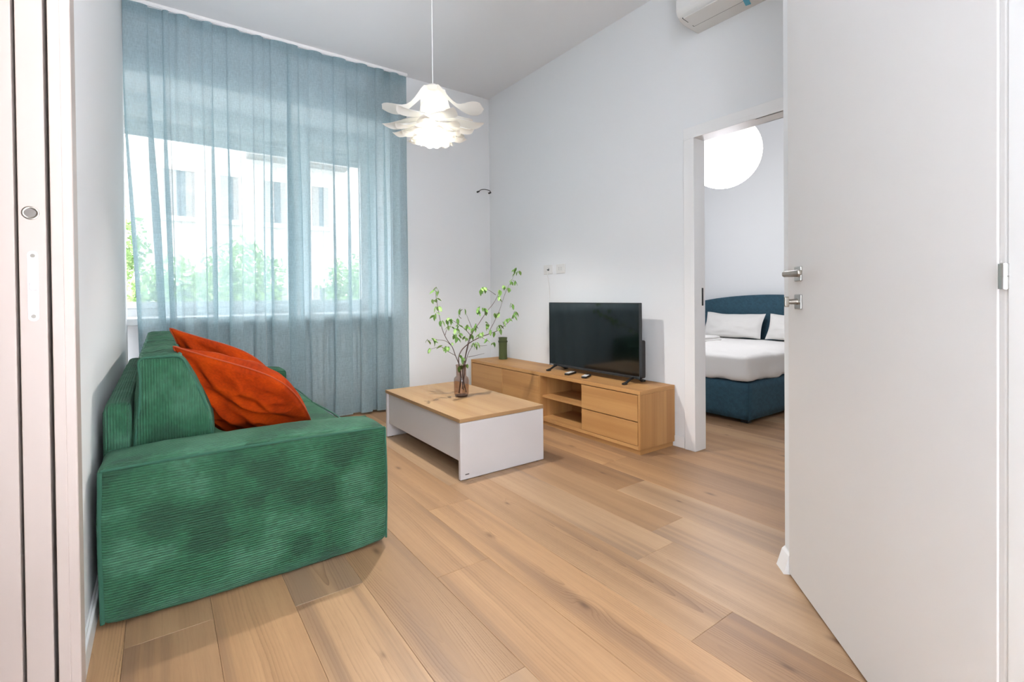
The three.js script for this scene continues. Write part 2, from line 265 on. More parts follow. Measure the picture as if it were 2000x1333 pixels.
// bedroom doorway: lining, architrave, strike plate
{
  const d = struct('door_2', merge([rbox(2.888, 3.012, 0, 2.10, -1.95, -1.92, 0.002), rbox(2.888, 3.012, 0, 2.10, -1.10, -1.07, 0.002), rbox(2.888, 3.012, 2.10, 2.13, -1.95, -1.07, 0.002)]), M.white);
  for (const [z0, z1] of [[-2.0, -1.925], [-1.095, -1.02]]) { mesh('architrave', rbox(2.889, WR, 0, 2.1, z0, z1, 0.003), M.white, d); mesh('architrave', rbox(3.0, 3.013, 0, 2.1, z0, z1, 0.003), M.white, d); }
  mesh('architrave', rbox(2.889, WR, 2.1, 2.178, -2.0, -1.02, 0.003), M.white, d); mesh('architrave', rbox(3.0, 3.013, 2.1, 2.178, -2.0, -1.02, 0.003), M.white, d);
  mesh('strike_plate', rbox(2.972, 2.990, 0.98, 1.10, -1.9205, -1.9185, 0.0008), M.black, d);
}
// entrance door in the slanted wall, closed
{
  const d = struct('door_3', rbox(0.068, 1.010, 0.008, 2.35, -0.035, 0.011, 0.003, 3), M.doorWhite); d.applyMatrix4(slantM);
  mesh('rebate_edge', rbox(1.007, 1.027, 0.008, 2.35, -0.03, 0.009, 0.006, 3), M.doorWhite, d);
  mesh('door_frame', merge([rbox(1.032, 1.13, 0, 2.42, -0.03, 0.012, 0.003), rbox(0.060, 0.066, 0, 2.36, -0.03, 0.002, 0.001), rbox(0.06, 1.03, 2.355, 2.42, -0.03, 0.012, 0.003)]), M.white, d);
  const hg = mesh('hinge', merge([new THREE.CylinderGeometry(0.0085, 0.0085, 0.0215, 20).translate(1.0275, 1.090, 0.013), new THREE.CylinderGeometry(0.0085, 0.0085, 0.0215, 20).translate(1.0275, 1.067, 0.013), new THREE.CylinderGeometry(0.006, 0.006, 0.046, 12).translate(1.0275, 1.0785, 0.013), rbox(1.012, 1.0275, 1.069, 1.088, 0.008, 0.0125, 0.001)]), M.steel, d);
  const hs = mesh('door_handle', merge([rbox(0.139, 0.191, 1.096, 1.148, 0.010, 0.018, 0.003)]), M.steel, d);
  mesh('handle_neck', merge([new THREE.CylinderGeometry(0.0105, 0.0105, 0.046, 18).rotateX(Math.PI / 2).translate(0.165, 1.122, 0.038)]), M.nickel, hs);
  mesh('lever', rbox(0.152, 0.285, 1.1125, 1.1315, 0.048, 0.064, 0.006, 3), M.nickel, hs);
  const th = mesh('thumb_turn', merge([rbox(0.139, 0.191, 0.998, 1.050, 0.010, 0.018, 0.003)]), M.steel, d);
  mesh('turn_knob', merge([new THREE.CylinderGeometry(0.0085, 0.0105, 0.03, 18).rotateX(Math.PI / 2).translate(0.165, 1.024, 0.032), rbox(0.161, 0.169, 1.006, 1.042, 0.044, 0.060, 0.004, 3)]), M.nickel, th);
}
// window in its deep niche: sill, frame, sashes, panes, roller shutter
{
  const w = struct('window_1', merge([rbox(-0.42, 1.80, 0.92, 0.985, -5.05, -4.96, 0.004), rbox(-0.42, 1.80, 2.62, 2.70, -5.05, -4.96, 0.004), rbox(-0.42, -0.35, 0.985, 2.62, -5.05, -4.96, 0.004), rbox(1.745, 1.80, 0.985, 2.62, -5.05, -4.96, 0.004), rbox(1.055, 1.115, 0.985, 2.62, -5.05, -4.96, 0.004)]), M.frame);
  const sash = (x0, x1) => { const s = mesh('sash', merge([rbox(x0, x0 + 0.075, 0.985, 2.62, -5.03, -4.945, 0.005), rbox(x1 - 0.075, x1, 0.985, 2.62, -5.03, -4.945, 0.005), rbox(x0 + 0.07, x1 - 0.07, 0.985, 1.04, -5.03, -4.945, 0.005), rbox(x0 + 0.07, x1 - 0.07, 2.55, 2.62, -5.03, -4.945, 0.005)]), M.frame, w); mesh('pane', box(x0 + 0.07, x1 - 0.07, 1.035, 2.555, -4.99, -4.988), M.glass, s); };
  sash(-0.36, 1.057); sash(1.113, 1.75);
  mesh('window_sill', rbox(-0.42, 1.80, 0.868, 0.92, -4.96, -4.405, 0.006, 3), M.white, w);
  for (let k = 0; k < 7; k++) mesh('shutter_slat', rbox(-0.41, 1.79, 2.415 + k * 0.045, 2.415 + k * 0.045 + 0.043, -5.085, -5.073, 0.005, 2), std({ color: 0xb9bcbd, roughness: 0.6 }), w);
  const b = struct('window_2', merge([rbox(3.7, 4.9, 1.1, 1.17, -4.9, -4.82, 0.004), rbox(3.7, 4.9, 2.23, 2.3, -4.9, -4.82, 0.004), rbox(3.7, 3.77, 1.17, 2.23, -4.9, -4.82, 0.004), rbox(4.83, 4.9, 1.17, 2.23, -4.9, -4.82, 0.004)]), M.frame);
  mesh('pane', box(3.77, 4.83, 1.17, 2.23, -4.865, -4.863), M.glass, b);
}

// ================= LAMPS =================
// lotus pendant
{
  const C = [1.385, 2.165, -2.735], t = thing('pendant_lamp', 'white layered lotus-petal pendant lamp, lit, hanging on a thin white cord', 'pendant lamp', C);
  mesh('ceiling_rose', lathe([[0, 0], [0.045, 0], [0.05, -0.004], [0.048, -0.02], [0.012, -0.03], [0, -0.03]], 28).translate(0, H - C[1], 0), M.white, t);
  mesh('cord', new THREE.CylinderGeometry(0.0028, 0.0028, H - C[1] - 0.21, 8).translate(0, (H - C[1] - 0.02) / 2 + 0.085, 0), M.white, t);
  // a petal: centre line (r, y) from a curve, half width w(s), cupped across
  const petal = (line, width, cup, name = 'petal', n = 6, ph = 0, jit = 0.02, turns) => {
    const cv = new THREE.CatmullRomCurve3(line.map(([r, y]) => V(r, y, 0)));
    for (let k = 0; k < n; k++) {
      const dy = rr(-jit, jit) * 0.5, tw = rr(-0.06, 0.06);
      const g = grid(14, 10, (u, v) => { const q = cv.getPoint(u), c = (v - 0.5) * 2, wv = width(u); return V(q.x - Math.abs(cup) * 0.25 * c * c * wv, q.y + cup * c * c * wv + dy * u + tw * c * wv, c * wv); });
      mesh(name, g.rotateY(turns ? turns[k] : ph + (k / n) * 2 * Math.PI), M.petal, t);
    }
  };
  // crown: four broad arms run from the cap down and flare out into big rounded petals, leaving arches between them
  const arm = [[0.012, 0.192], [0.05, 0.170], [0.10, 0.115], [0.155, 0.068], [0.215, 0.045], [0.275, 0.045], [0.315, 0.055]];
  petal(arm, (u) => (u < 0.42 ? lerp(0.016, 0.062, smooth(0, 0.15, u)) * (1 - 0.4 * smooth(0.15, 0.42, u)) : lerp(0.0372, 0.115, smooth(0.45, 0.78, u)) * Math.sqrt(Math.max(0, 1 - Math.pow(clamp((u - 0.72) / 0.28), 2.4)))), 0.12, 'crown_petal', 4, 0, 0.01, [-0.625, 2.517, 0.395, 1.495]);
  const leaf = (m) => (u) => m * Math.pow(Math.sin(Math.PI * clamp(0.12 + 0.88 * u)), 0.75) + 0.004 * (1 - u);
  petal([[0.05, 0.0], [0.12, -0.005], [0.2, -0.022], [0.27, -0.036], [0.318, -0.034]], leaf(0.066), -0.3, 'petal', 6, 4.087 + Math.PI / 6);
  petal([[0.045, -0.03], [0.11, -0.045], [0.18, -0.068], [0.235, -0.082], [0.258, -0.078]], leaf(0.056), -0.35, 'petal', 8, 0.1);
  petal([[0.04, -0.055], [0.09, -0.08], [0.14, -0.1], [0.18, -0.108], [0.195, -0.1]], leaf(0.046), -0.4, 'petal', 8, 0.5);
  petal([[0.03, -0.075], [0.065, -0.103], [0.1, -0.125], [0.135, -0.132], [0.145, -0.12]], leaf(0.04), -0.45, 'petal', 6, 0.2);
  petal([[0.02, -0.085], [0.04, -0.12], [0.065, -0.15], [0.095, -0.155], [0.1, -0.135]], leaf(0.036), -0.4, 'petal', 5, 0.5);
  mesh('cap', lathe([[0, 0.208], [0.018, 0.207], [0.05, 0.19], [0.052, 0.184], [0, 0.18]], 28), M.petal, t);
  mesh('frame_hoop', new THREE.TorusGeometry(0.05, 0.004, 6, 30).rotateX(Math.PI / 2).translate(0, -0.02, 0), M.white, t);
  mesh('diffuser', lathe([[0.0001, 0.118], [0.03, 0.112], [0.058, 0.092], [0.075, 0.06], [0.074, 0.02], [0.055, -0.03], [0.04, -0.055], [0.0001, -0.06]], 32), M.bulb, t);
  mesh('bulb', new THREE.SphereGeometry(0.03, 20, 14).translate(0, -0.1, 0), M.bulb, t);
  const l = new THREE.PointLight(0xfff8f0, 7.8); l.position.set(0, -0.1, 0); l.castShadow = true; l.shadow.radius = 1.5; t.add(l);
}
// paper lantern in the bedroom
{
  const C = [4.29, 2.385, -2.54], R = 0.33, t = thing('paper_lantern', 'large round white paper lantern lamp glowing in the bedroom', 'pendant lamp', C);
  const pts = []; for (let i = 0; i <= 120; i++) { const a = Math.PI * (0.06 + 0.88 * i / 120), r = R * (1 + 0.004 * Math.sin(i * Math.PI / 2)); pts.push([r * Math.sin(a), r * Math.cos(a)]); }
  mesh('shade', lathe(pts.reverse(), 48), M.paper, t);
  mesh('ring', new THREE.TorusGeometry(R * Math.sin(Math.PI * 0.06), 0.004, 6, 30).rotateX(Math.PI / 2).translate(0, R * Math.cos(Math.PI * 0.06), 0), M.white, t);
  mesh('cord', new THREE.CylinderGeometry(0.003, 0.003, H - C[1] - R, 8).translate(0, (H - C[1] + R) / 2, 0), M.white, t);
  const l = new THREE.PointLight(0xf6f6ff, 2.2); l.position.set(0, -R - 0.12, 0); l.castShadow = true; l.shadow.radius = 8; t.add(l);
}
// ceiling panels of the entrance side, behind the camera
for (const [x, z, n] of [[0.35, 0.95, 8], [-1.0, -0.6, 3]]) {
  const t = thing('ceiling_light', z > 0 ? 'square warm white ceiling light panel over the entrance' : 'square warm white ceiling light panel in the side hall', 'ceiling light', [x, H, z]);
  mesh('housing', rbox(-0.31, 0.31, -0.045, 0, -0.31, 0.31, 0.006), M.white, t);
  mesh('diffuser', rbox(-0.29, 0.29, -0.052, -0.044, -0.29, 0.29, 0.003), M.panel, t);
  const l = new THREE.RectAreaLight(z > 0 ? 0xf4f7ff : 0xffe6d2, n, 0.56, 0.56); l.position.set(0, -0.056, 0); l.rotation.x = -Math.PI / 2; t.add(l);
}

// added fill uplighter, unseen behind the camera, put in to brighten the ceiling
for (const [x, z, r, n, label] of [[0.52, 1.42, 0.2, 580, 'added fill uplighter standing unseen on the floor behind the camera']]) {
  const t = thing('fill_uplighter', label, 'added fill light', [x, 0, z]), k = r / 0.2;
  mesh('base', lathe([[0, 0], [0.14 * k, 0], [0.14 * k, 0.015], [0.02, 0.03], [0, 0.03]], 32), M.white, t);
  mesh('pole', new THREE.CylinderGeometry(0.012, 0.012, 0.24, 14).translate(0, 0.14, 0), M.white, t);
  mesh('shade', lathe([[0.02, 0.25], [0.08 * k, 0.27], [0.2 * k, 0.37], [0.21 * k, 0.37], [0.09 * k, 0.26], [0.02, 0.24]], 32), M.white, t);
  mesh('diffuser', new THREE.CylinderGeometry(0.185 * k, 0.185 * k, 0.006, 32).translate(0, 0.355, 0), M.panel, t);
  const l = new THREE.RectAreaLight(0xf3f6ff, n, 0.32 * k, 0.32 * k); l.position.set(0, 0.38, 0); l.rotation.x = Math.PI / 2; t.add(l);
}

// ================= CURTAINS =================
{
  const rail = thing('curtain_rail', 'slim white curtain rail fixed to the ceiling', 'curtain rail');
  mesh('track', merge([rbox(WL + 0.002, 1.935, 3.168, H, -4.372, -4.346, 0.002), rbox(WL + 0.002, 1.935, 3.163, 3.171, -4.366, -4.352, 0.001)]), M.white, rail);
  const zc = -4.36, top = 3.163, bot = 0.022;
  const panel = (nodes, label, edge) => {
    const t = thing('curtain', label, 'curtain', [0, 0, edge.dz ?? 0], undefined), n = nodes.length - 1, per = 18;
    const fold = []; for (let i = 0; i < n; i++) fold.push({ a: rr(0.018, 0.032), b: rnd() < 0.4 ? rr(1.9, 3.0) : rr(0.7, 1.3), ph: rr(0, 9) });
    // profile of the cloth at a height: u in 0..1 along the cloth
    const at = (u, y) => {
      const f = Math.min(n - 1e-6, u * n), i = Math.floor(f), s = f - i, w = nodes[i + 1] - nodes[i], q = fold[i], hh = (top - y) / (top - bot);
      const full = lerp(0.55, 1.12, smooth(0, 0.55, hh)), sway = 0.014 * nz(i * 1.3, hh * 1.6, q.ph) * smooth(0, 0.4, hh);
      let x = nodes[i] + w * s - full * q.b * w / (2 * Math.PI) * Math.sin(2 * Math.PI * s);
      const z = zc + (i % 2 ? -1 : 1) * q.a * full * Math.pow(Math.sin(Math.PI * s), 0.85) + 0.004 * nz(u * 9, hh * 3);
      const sw0 = 0.02 * nz(i * 0.37, hh * 1.1) + lerp(0.014 * nz(i * 1.3, hh * 1.6, 3), 0.014 * nz((i + 1) * 1.3, hh * 1.6, 3), s);
      x += sw0 * smooth(0, 0.35, hh) + edge(x, hh);
      return V(Math.max(x, WL + 0.004), y, z);
    };
    const len = (nodes[n] - nodes[0]) * 1.45, h = top - bot;
    const cloth = (u0, u1, y0, y1, dz, nu, nv) => grid(nu, nv, (u, v) => { const q = at(lerp(u0, u1, u), lerp(y1, y0, v)); q.z += dz; if (y1 === top) q.y -= 0.006 * (0.5 + 0.5 * Math.sin(lerp(u0, u1, u) * n * Math.PI * 2 + 1)) * (1 - v); return q; }, (u, v) => [lerp(u0, u1, u) * len, lerp(y1, y0, v)]);
    mesh('cloth', cloth(0, 1, bot, top, 0, n * per, 60), M.curtain, t);
    mesh('heading_tape', cloth(0, 1, top - 0.075, top, -0.0025, n * per, 3), M.curtain, t);
    mesh('bottom_hem', cloth(0, 1, bot, bot + 0.1, -0.0025, n * per, 3), M.curtain, t);
    mesh('side_hem', cloth(0, 0.012, bot, top, -0.003, 3, 60), M.curtain, t);
    mesh('side_hem', cloth(0.988, 1, bot, top, -0.003, 3, 60), M.curtain, t);
  };
  panel([-0.188, -0.05, 0.04, 0.075, 0.12, 0.20, 0.28, 0.35, 0.44, 0.53, 0.62, 0.70, 0.75, 0.892], 'sheer teal linen curtain panel behind the green sofa, its edge at the wall corner', (x, hh) => 0.085 * smooth(0.05, 0.85, hh) * smooth(0.25, -0.2, x) );
  panel([0.876, 0.955, 1.04, 1.15, 1.25, 1.35, 1.45, 1.55, 1.62, 1.70, 1.76, 1.85, 1.925], 'sheer teal linen curtain panel behind the coffee table, ending at bare wall', Object.assign(() => 0, { dz: 0.007 }));
}
// radiator under the sill
{
  const t = thing('radiator', 'white column radiator under the window sill behind the curtains', 'radiator', [0, 0, 0]);
  for (let k = 0; k < 26; k++) { const x = 0.42 + k * 0.05; mesh('column', merge([rbox(x + 0.004, x + 0.046, 0.14, 0.79, -4.575, -4.545, 0.012, 2), rbox(x + 0.004, x + 0.046, 0.14, 0.79, -4.515, -4.485, 0.012, 2), rbox(x + 0.002, x + 0.048, 0.73, 0.80, -4.575, -4.485, 0.012, 2), rbox(x + 0.002, x + 0.048, 0.13, 0.2, -4.575, -4.485, 0.012, 2)]), M.radiator, t); }
  for (const x of [0.6, 1.5]) { mesh('bracket', box(x, x + 0.04, 0.6, 0.63, -4.638, -4.57), M.radiator, t); mesh('foot', rbox(x, x + 0.04, 0, 0.14, -4.55, -4.51, 0.004), M.radiator, t); }
  mesh('valve', new THREE.CylinderGeometry(0.02, 0.02, 0.06, 16).rotateZ(Math.PI / 2).translate(1.75, 0.17, -4.53), M.plastic, t);
}

// ================= SOFA =================
{
  const t = thing('sofa', 'green corduroy two-seat sofa with thick block arms along the wall', 'sofa');
  const rib = [2, 0, 0], X = (g, o) => boxUV(g, o);
  const pipe = (pts, p = t, r = 0.0045) => mesh('piping', tube(pts, r, 6, 6), M.cordPipe, p);
  const arm = (z0, z1) => {
    const lean = (q, u, v, w) => { if (v > 0) q.y += -0.006 * u * v; };
    const a = mesh('arm', X(softBox(-0.17, 0.775, 0.022, 0.512, z0, z1, { r: 0.028, puff: [0.006, 0.03, 0.012], lump: 0.006, seg: 0.02, shape: lean }), [2, 0, 0]), M.cord, t);
    for (const [z, sg] of [[z0, -1], [z1, 1]]) {
      const e = sg * 0.001, z2 = z + e - sg * 0.007;
      const top = []; for (let i = 0; i <= 12; i++) { const u = i / 12; top.push([lerp(-0.160, 0.766, u), 0.507 - 0.006 * (2 * u - 1) + 0.009 * Math.sin(Math.PI * u), z2 + sg * 0.009 * Math.sin(Math.PI * u) * 0.6]); }
      pipe(top, a); pipe([[0.767, 0.5, z2], [0.770, 0.35, z2 + sg * 0.004], [0.770, 0.2, z2 + sg * 0.004], [0.767, 0.03, z2]], a); pipe([[-0.162, 0.51, z2], [-0.165, 0.3, z2], [-0.162, 0.03, z2]], a, 0.007);
    }
    for (const x of [-0.12, 0.72]) mesh('foot', rbox(x - 0.025, x + 0.025, 0, 0.03, (z0 + z1) / 2 - 0.05, (z0 + z1) / 2 + 0.05, 0.004), M.black, t);
  };
  arm(-2.24, -1.99); arm(-4.27, -4.03);
  mesh('back_frame', X(softBox(-0.172, -0.092, 0.03, 0.675, -4.03, -2.245, { r: 0.022, puff: [0.004, 0.008, 0.002], lump: 0.004 }), [1, 2, 1]), M.cord, t);
  mesh('base', X(softBox(-0.09, 0.74, 0.05, 0.26, -4.03, -2.245, { r: 0.015, puff: [0.003, 0, 0], lump: 0.003 }), [2, 0, 0]), M.cord, t);
  for (const [z0, z1] of [[-3.135, -2.246], [-4.028, -3.141]]) {
    const s = mesh('seat_cushion', X(softBox(-0.088, 0.755, 0.255, 0.425, z0, z1, { r: 0.03, puff: [0.008, 0.018, 0.004], lump: 0.006 }), [2, 0, 0]), M.cord, t);
    pipe([[0.748, 0.418, z0 + 0.02], [0.757, 0.424, (z0 + z1) / 2], [0.748, 0.418, z1 - 0.02]], s); pipe([[0.748, 0.418, z0 + 0.008], [0.3, 0.43, z0 + 0.003], [-0.06, 0.42, z0 + 0.008]], s);
    const taper = (q, u, v) => { const k = (v + 1) / 2, w = lerp(1.0, 0.5, Math.pow(k, 1.5)); q.x = q.x * w + lerp(0, -0.034, k) + 0.02 * Math.sin(Math.PI * k); if (v > 0.9) q.y += 0.007 * Math.sin(q.z * 95 + 3 * nz(q.z * 9, q.x * 6)) * (1 - u * u * 0.6); };
    const b = mesh('back_cushion', X(softBox(-0.098, 0.162, 0.43, 0.835, z0, z1, { r: 0.012, puff: [0.03, 0.008, 0.012], lump: 0.012, f: 9, seg: 0.018, shape: taper }), [1, 0, 1]), M.cord, t);
    for (const [z, sg] of [[z0, -1], [z1, 1]]) {
      const zz = z - sg * 0.002, xl = (k) => 0.032 - 0.13 * lerp(1.0, 0.5, Math.pow(k, 1.5)) + lerp(0, -0.034, k) + 0.02 * Math.sin(Math.PI * k), xr = (k) => 0.032 + 0.13 * lerp(1.0, 0.5, Math.pow(k, 1.5)) + lerp(0, -0.034, k) + 0.02 * Math.sin(Math.PI * k);
      const ring = []; for (let i = 0; i <= 6; i++) ring.push([xl(i / 6) + 0.003, lerp(0.44, 0.832, i / 6), zz]); ring.push([-0.002, 0.838, zz]); for (let i = 6; i >= 0; i--) ring.push([xr(i / 6) - 0.003, lerp(0.44, 0.832, i / 6), zz]);
      pipe(ring, b, 0.0055);
    }
    for (const x of [-0.064, 0.06]) { const l = []; for (let i = 0; i <= 24; i++) l.push([x + 0.004 * nz(i * 0.9, x * 9), 0.833 + 0.005 * nz(i * 0.8, x * 30), lerp(z0 + 0.004, z1 - 0.004, i / 24)]); pipe(l, b, 0.006); }
  }
}
// orange velvet cushions: seam outline from four corners, two bulging halves
function cushion(name, label, c, thick, k, group) {
  const t = thing(name, label, 'cushion', c[3].clone().lerp(c[2], 0.5).toArray(), group), O = t.position, [TL, TR, BR, BL] = c;
  const flat = (u0, v0) => { const a0 = 2 * u0 - 1, b0 = 2 * v0 - 1, cw = (b0 > 0 ? (a0 < 0 ? 0 : 1.3) : (a0 < 0 ? 1 : 0.5)) * 0.17 * Math.pow(Math.abs(a0 * b0), 2.2), u = 0.5 + (a0 * (1 - cw)) / 2, v = 0.5 + (b0 * (1 - cw)) / 2; const a = TL.clone().lerp(TR, u), b = BL.clone().lerp(BR, u), q = b.lerp(a, v); const pin = 0.05 * (Math.sin(Math.PI * u) * (0.5 - v) * 2 * 0.55); const pv = 0.05 * Math.sin(Math.PI * v) * (0.5 - u) * 2 * 0.55; return q.addScaledVector(TL.clone().sub(BL), pin * 0.5).addScaledVector(TR.clone().sub(TL), pv * 0.5); };
  const N = TR.clone().sub(TL).add(BR).sub(BL).cross(TL.clone().sub(BL).add(TR).sub(BR)).normalize();
  const bulge = (u, v) => Math.pow(Math.max(0, Math.sin(Math.PI * u) * Math.sin(Math.PI * v)), 0.46);
  const half = (s) => grid(56, 56, (u, v) => {
    const b = bulge(u, v), e = Math.min(u, v, 1 - u, 1 - v);
    let w = 0.020 * fbm(u * 3 + k, v * 3, s * 5 + k, 3) + 0.016 * (1 - Math.abs(nz((u * 0.7 + v) * 5 + k, (u - v) * 2.2, s + k * 2)) * 2.2) * smooth(0.02, 0.2, e) - 0.008;
    w += 0.02 * smooth(0.45, 0.0, u) * Math.sin((v * 2.0 + u * 3) * 7 + k) * smooth(0, 0.1, e);
    return flat(u, v).addScaledVector(N, s * (b * thick * (s < 0 ? 1.6 : 1) + w * b * 1.7)).sub(O);
  }, (u, v) => [u * 0.45 + k, v * 0.45]);
  const f = half(1), b = half(-1); const ix = b.index.array; for (let i = 0; i < ix.length; i += 3) { const q = ix[i]; ix[i] = ix[i + 1]; ix[i + 1] = q; } b.computeVertexNormals();
  mesh('cover', merge([f, b]), M.velvet, t);
  const ring = []; for (let s = 0; s < 4; s++) for (let i = 0; i < 12; i++) { const q = i / 12; ring.push(flat(...[[q, 1], [1, 1 - q], [1 - q, 0], [0, q]][s]).sub(O)); }
  mesh('piping', tube(ring, 0.0035, 3, 6, true), M.velvetPipe, t);
}
cushion('throw_cushion', 'crumpled orange velvet cushion propped beside the sofa arm', [V(0.040, 0.863, -2.40), V(0.428, 0.716, -2.275), V(0.600, 0.455, -2.46), V(0.185, 0.44, -2.53)], 0.10, 1.3);
cushion('throw_cushion', 'orange velvet cushion wedged behind the other orange cushion', [V(0.035, 0.915, -2.86), V(0.40, 0.78, -2.76), V(0.58, 0.462, -2.76), V(0.20, 0.455, -2.84)], 0.085, 4.1);

// ================= COFFEE TABLE =================
{
  const t = thing('coffee_table', 'white coffee table with an oak top and open underside on the plank floor', 'coffee table', [1.68, 0, -2.985]);
  const L = (g) => g.translate(-1.68, 0, 2.985);
  mesh('table_top', L(boxUV(rbox(1.372, 1.99, 0.333, 0.355, -3.552, -2.42, 0.0015), [2, 2, 0], [0.3, 0.1])), M.oakTop, t);
  mesh('end_panel', L(rbox(1.375, 1.988, 0.004, 0.331, -2.444, -2.421, 0.002)), M.lacquer, t);
  mesh('end_panel', L(rbox(1.375, 1.988, 0.004, 0.331, -3.551, -3.528, 0.002)), M.lacquer, t);
  mesh('front_panel', L(rbox(1.388, 1.404, 0.104, 0.326, -3.526, -2.446, 0.002)), M.lacquer, t);
  mesh('back_panel', L(rbox(1.955, 1.971, 0.104, 0.326, -3.526, -2.446, 0.002)), M.lacquer, t);
  mesh('bottom_panel', L(rbox(1.404, 1.955, 0.106, 0.122, -3.526, -2.446, 0.001)), M.lacquer, t);
  for (const [x, z] of [[1.42, -2.432], [1.94, -2.432], [1.42, -3.54], [1.94, -3.54]]) mesh('glide', L(new THREE.CylinderGeometry(0.009, 0.009, 0.005, 12).translate(x, 0.0025, z)), M.black, t);
  mesh('logo_mark', L(rbox(1.406, 1.432, 0.0285, 0.0345, -2.4215, -2.4203, 0.0005)), std({ color: 0x55504e, roughness: 0.5 }), t);
}

// ================= TV CONSOLE =================
{
  const t = thing('tv_console', 'long low oak television console with drawers and open shelves', 'tv console', [2.71, 0, -3.15]);
  const L = (g, ax, o = [rr(0, 3), rr(0, 3)]) => boxUV(g.translate(-2.71, 0, 3.15), grain(ax), o);
  const x0 = 2.53, x1 = 2.898, za = -4.218, zb = -2.085;
  mesh('top', L(rbox(x0, x1, 0.400, 0.427, za, zb, 0.0015), 2), M.oak, t);
  mesh('side_panel', L(rbox(x0, x1, 0.034, 0.3995, zb - 0.018, zb, 0.0015), 1), M.oak, t);
  mesh('side_panel', L(rbox(x0, x1, 0.034, 0.3995, za, za + 0.018, 0.0015), 1), M.oak, t);
  mesh('bottom', L(rbox(x0, x1, 0.034, 0.058, za + 0.018, zb - 0.018, 0.0015), 2), M.oak, t);
  mesh('back_panel', L(box(x1 - 0.012, x1 - 0.004, 0.058, 0.3995, za + 0.018, zb - 0.018), 2), M.oak, t);
  mesh('plinth', L(box(x0 + 0.018, x1, 0, 0.034, za + 0.02, zb - 0.014), 2), M.oak, t);
  for (const z of [-3.127, -2.626]) mesh('divider', L(rbox(x0 + (z < -3 ? 0.0 : 0.02), x1 - 0.012, 0.058, 0.3985, z - 0.009, z + 0.009, 0.001), 1), M.oak, t);
  mesh('shelf', L(rbox(x0 + 0.022, x1 - 0.012, 0.219, 0.237, -3.118, -2.635, 0.001), 2), M.oak, t);
  for (const [a, b] of [[-4.196, -3.672], [-3.667, -3.141]]) mesh('door', L(rbox(x0 + 0.001, x0 + 0.019, 0.061, 0.394, a, b, 0.0015), 2), M.oak, t);
  for (const [a, b] of [[0.061, 0.2145], [0.2205, 0.394]]) mesh('drawer', L(rbox(x0 + 0.001, x0 + 0.019, a, b, -2.634, -2.108, 0.0015), 2), M.oak, t);
}
// television
{
  const Y = 0.427, t = thing('television', 'black flat-screen television standing on the oak console', 'television', [2.72, Y, -2.73]);
  const z0 = -0.489, z1 = 0.487, y0 = 0.463 - Y, y1 = 1.0 - Y;
  mesh('screen_panel', rbox(0.0035, 0.03, y0, y1, z0, z1, 0.004, 2), M.black, t);
  mesh('bezel', merge([rbox(-0.002, 0.024, y1 - 0.004, y1 + 0.001, z0 - 0.001, z1 + 0.001, 0.0015), rbox(-0.003, 0.024, y0 - 0.001, y0 + 0.017, z0 - 0.001, z1 + 0.001, 0.003), rbox(-0.002, 0.024, y0, y1, z0 - 0.001, z0 + 0.004, 0.0015), rbox(-0.002, 0.024, y0, y1, z1 - 0.004, z1 + 0.001, 0.0015)]), M.bezel, t);
  mesh('display', box(0.0015, 0.004, y0 + 0.016, y1 - 0.003, z0 + 0.003, z1 - 0.003), M.screen, t);
  mesh('back_cover', rbox(0.02, 0.075, y0 + 0.0, y0 + 0.27, z0 + 0.02, z1 - 0.004, 0.012, 3), M.black, t);
  for (const z of [z0 + 0.09, z1 - 0.06]) { const s = z < 0 ? -1 : 1; mesh('foot', merge([tube([[0.012, y0 + 0.008, z], [-0.03, y0 - 0.004, z], [-0.07, 0.014, z], [-0.095, 0.009, z]], 0.009, 6, 8), tube([[0.012, y0 + 0.008, z], [0.05, y0 - 0.004, z], [0.09, 0.014, z], [0.115, 0.009, z]], 0.009, 6, 8), rbox(-0.108, -0.07, 0, 0.014, z - 0.012, z + 0.012, 0.004), rbox(0.09, 0.125, 0, 0.014, z - 0.012, z + 0.012, 0.004)]), M.black, t); }
  mesh('logo', rbox(-0.0036, -0.002, y0 + 0.004, y0 + 0.010, z0 + 0.012, z0 + 0.052, 0.0005), std({ color: 0xb5b7b8, roughness: 0.4 }), t);
}
// remote controls
for (const [x, z, r, l, white] of [[2.655, -2.885, 0.35, 0.135, 1], [2.648, -2.70, 0.5, 0.13, 1]]) {
  const t = thing('remote_control', z < -2.8 ? 'slim white remote control with black end on the console, under the screen' : 'white and black remote control on the console, closer to the drawers', 'remote control', [x, 0.427, z]);
  t.rotation.y = r;
  mesh('body', rbox(-l / 2, l / 2, 0, 0.017, -0.021, 0.021, 0.006, 3), M.black, t);
  mesh('face', rbox(-l / 2 + 0.004, l / 2 - (z < -2.8 ? 0.03 : 0.045), 0.0165, 0.0185, -0.019, 0.019, 0.001), M.plastic, t);
  for (let i = 0; i < 4; i++) mesh('button', new THREE.CylinderGeometry(0.0035, 0.0035, 0.0015, 10).translate(l / 2 - 0.012 - i * 0.012, 0.0185, i % 2 ? 0.007 : -0.007), M.bezel, t);
}
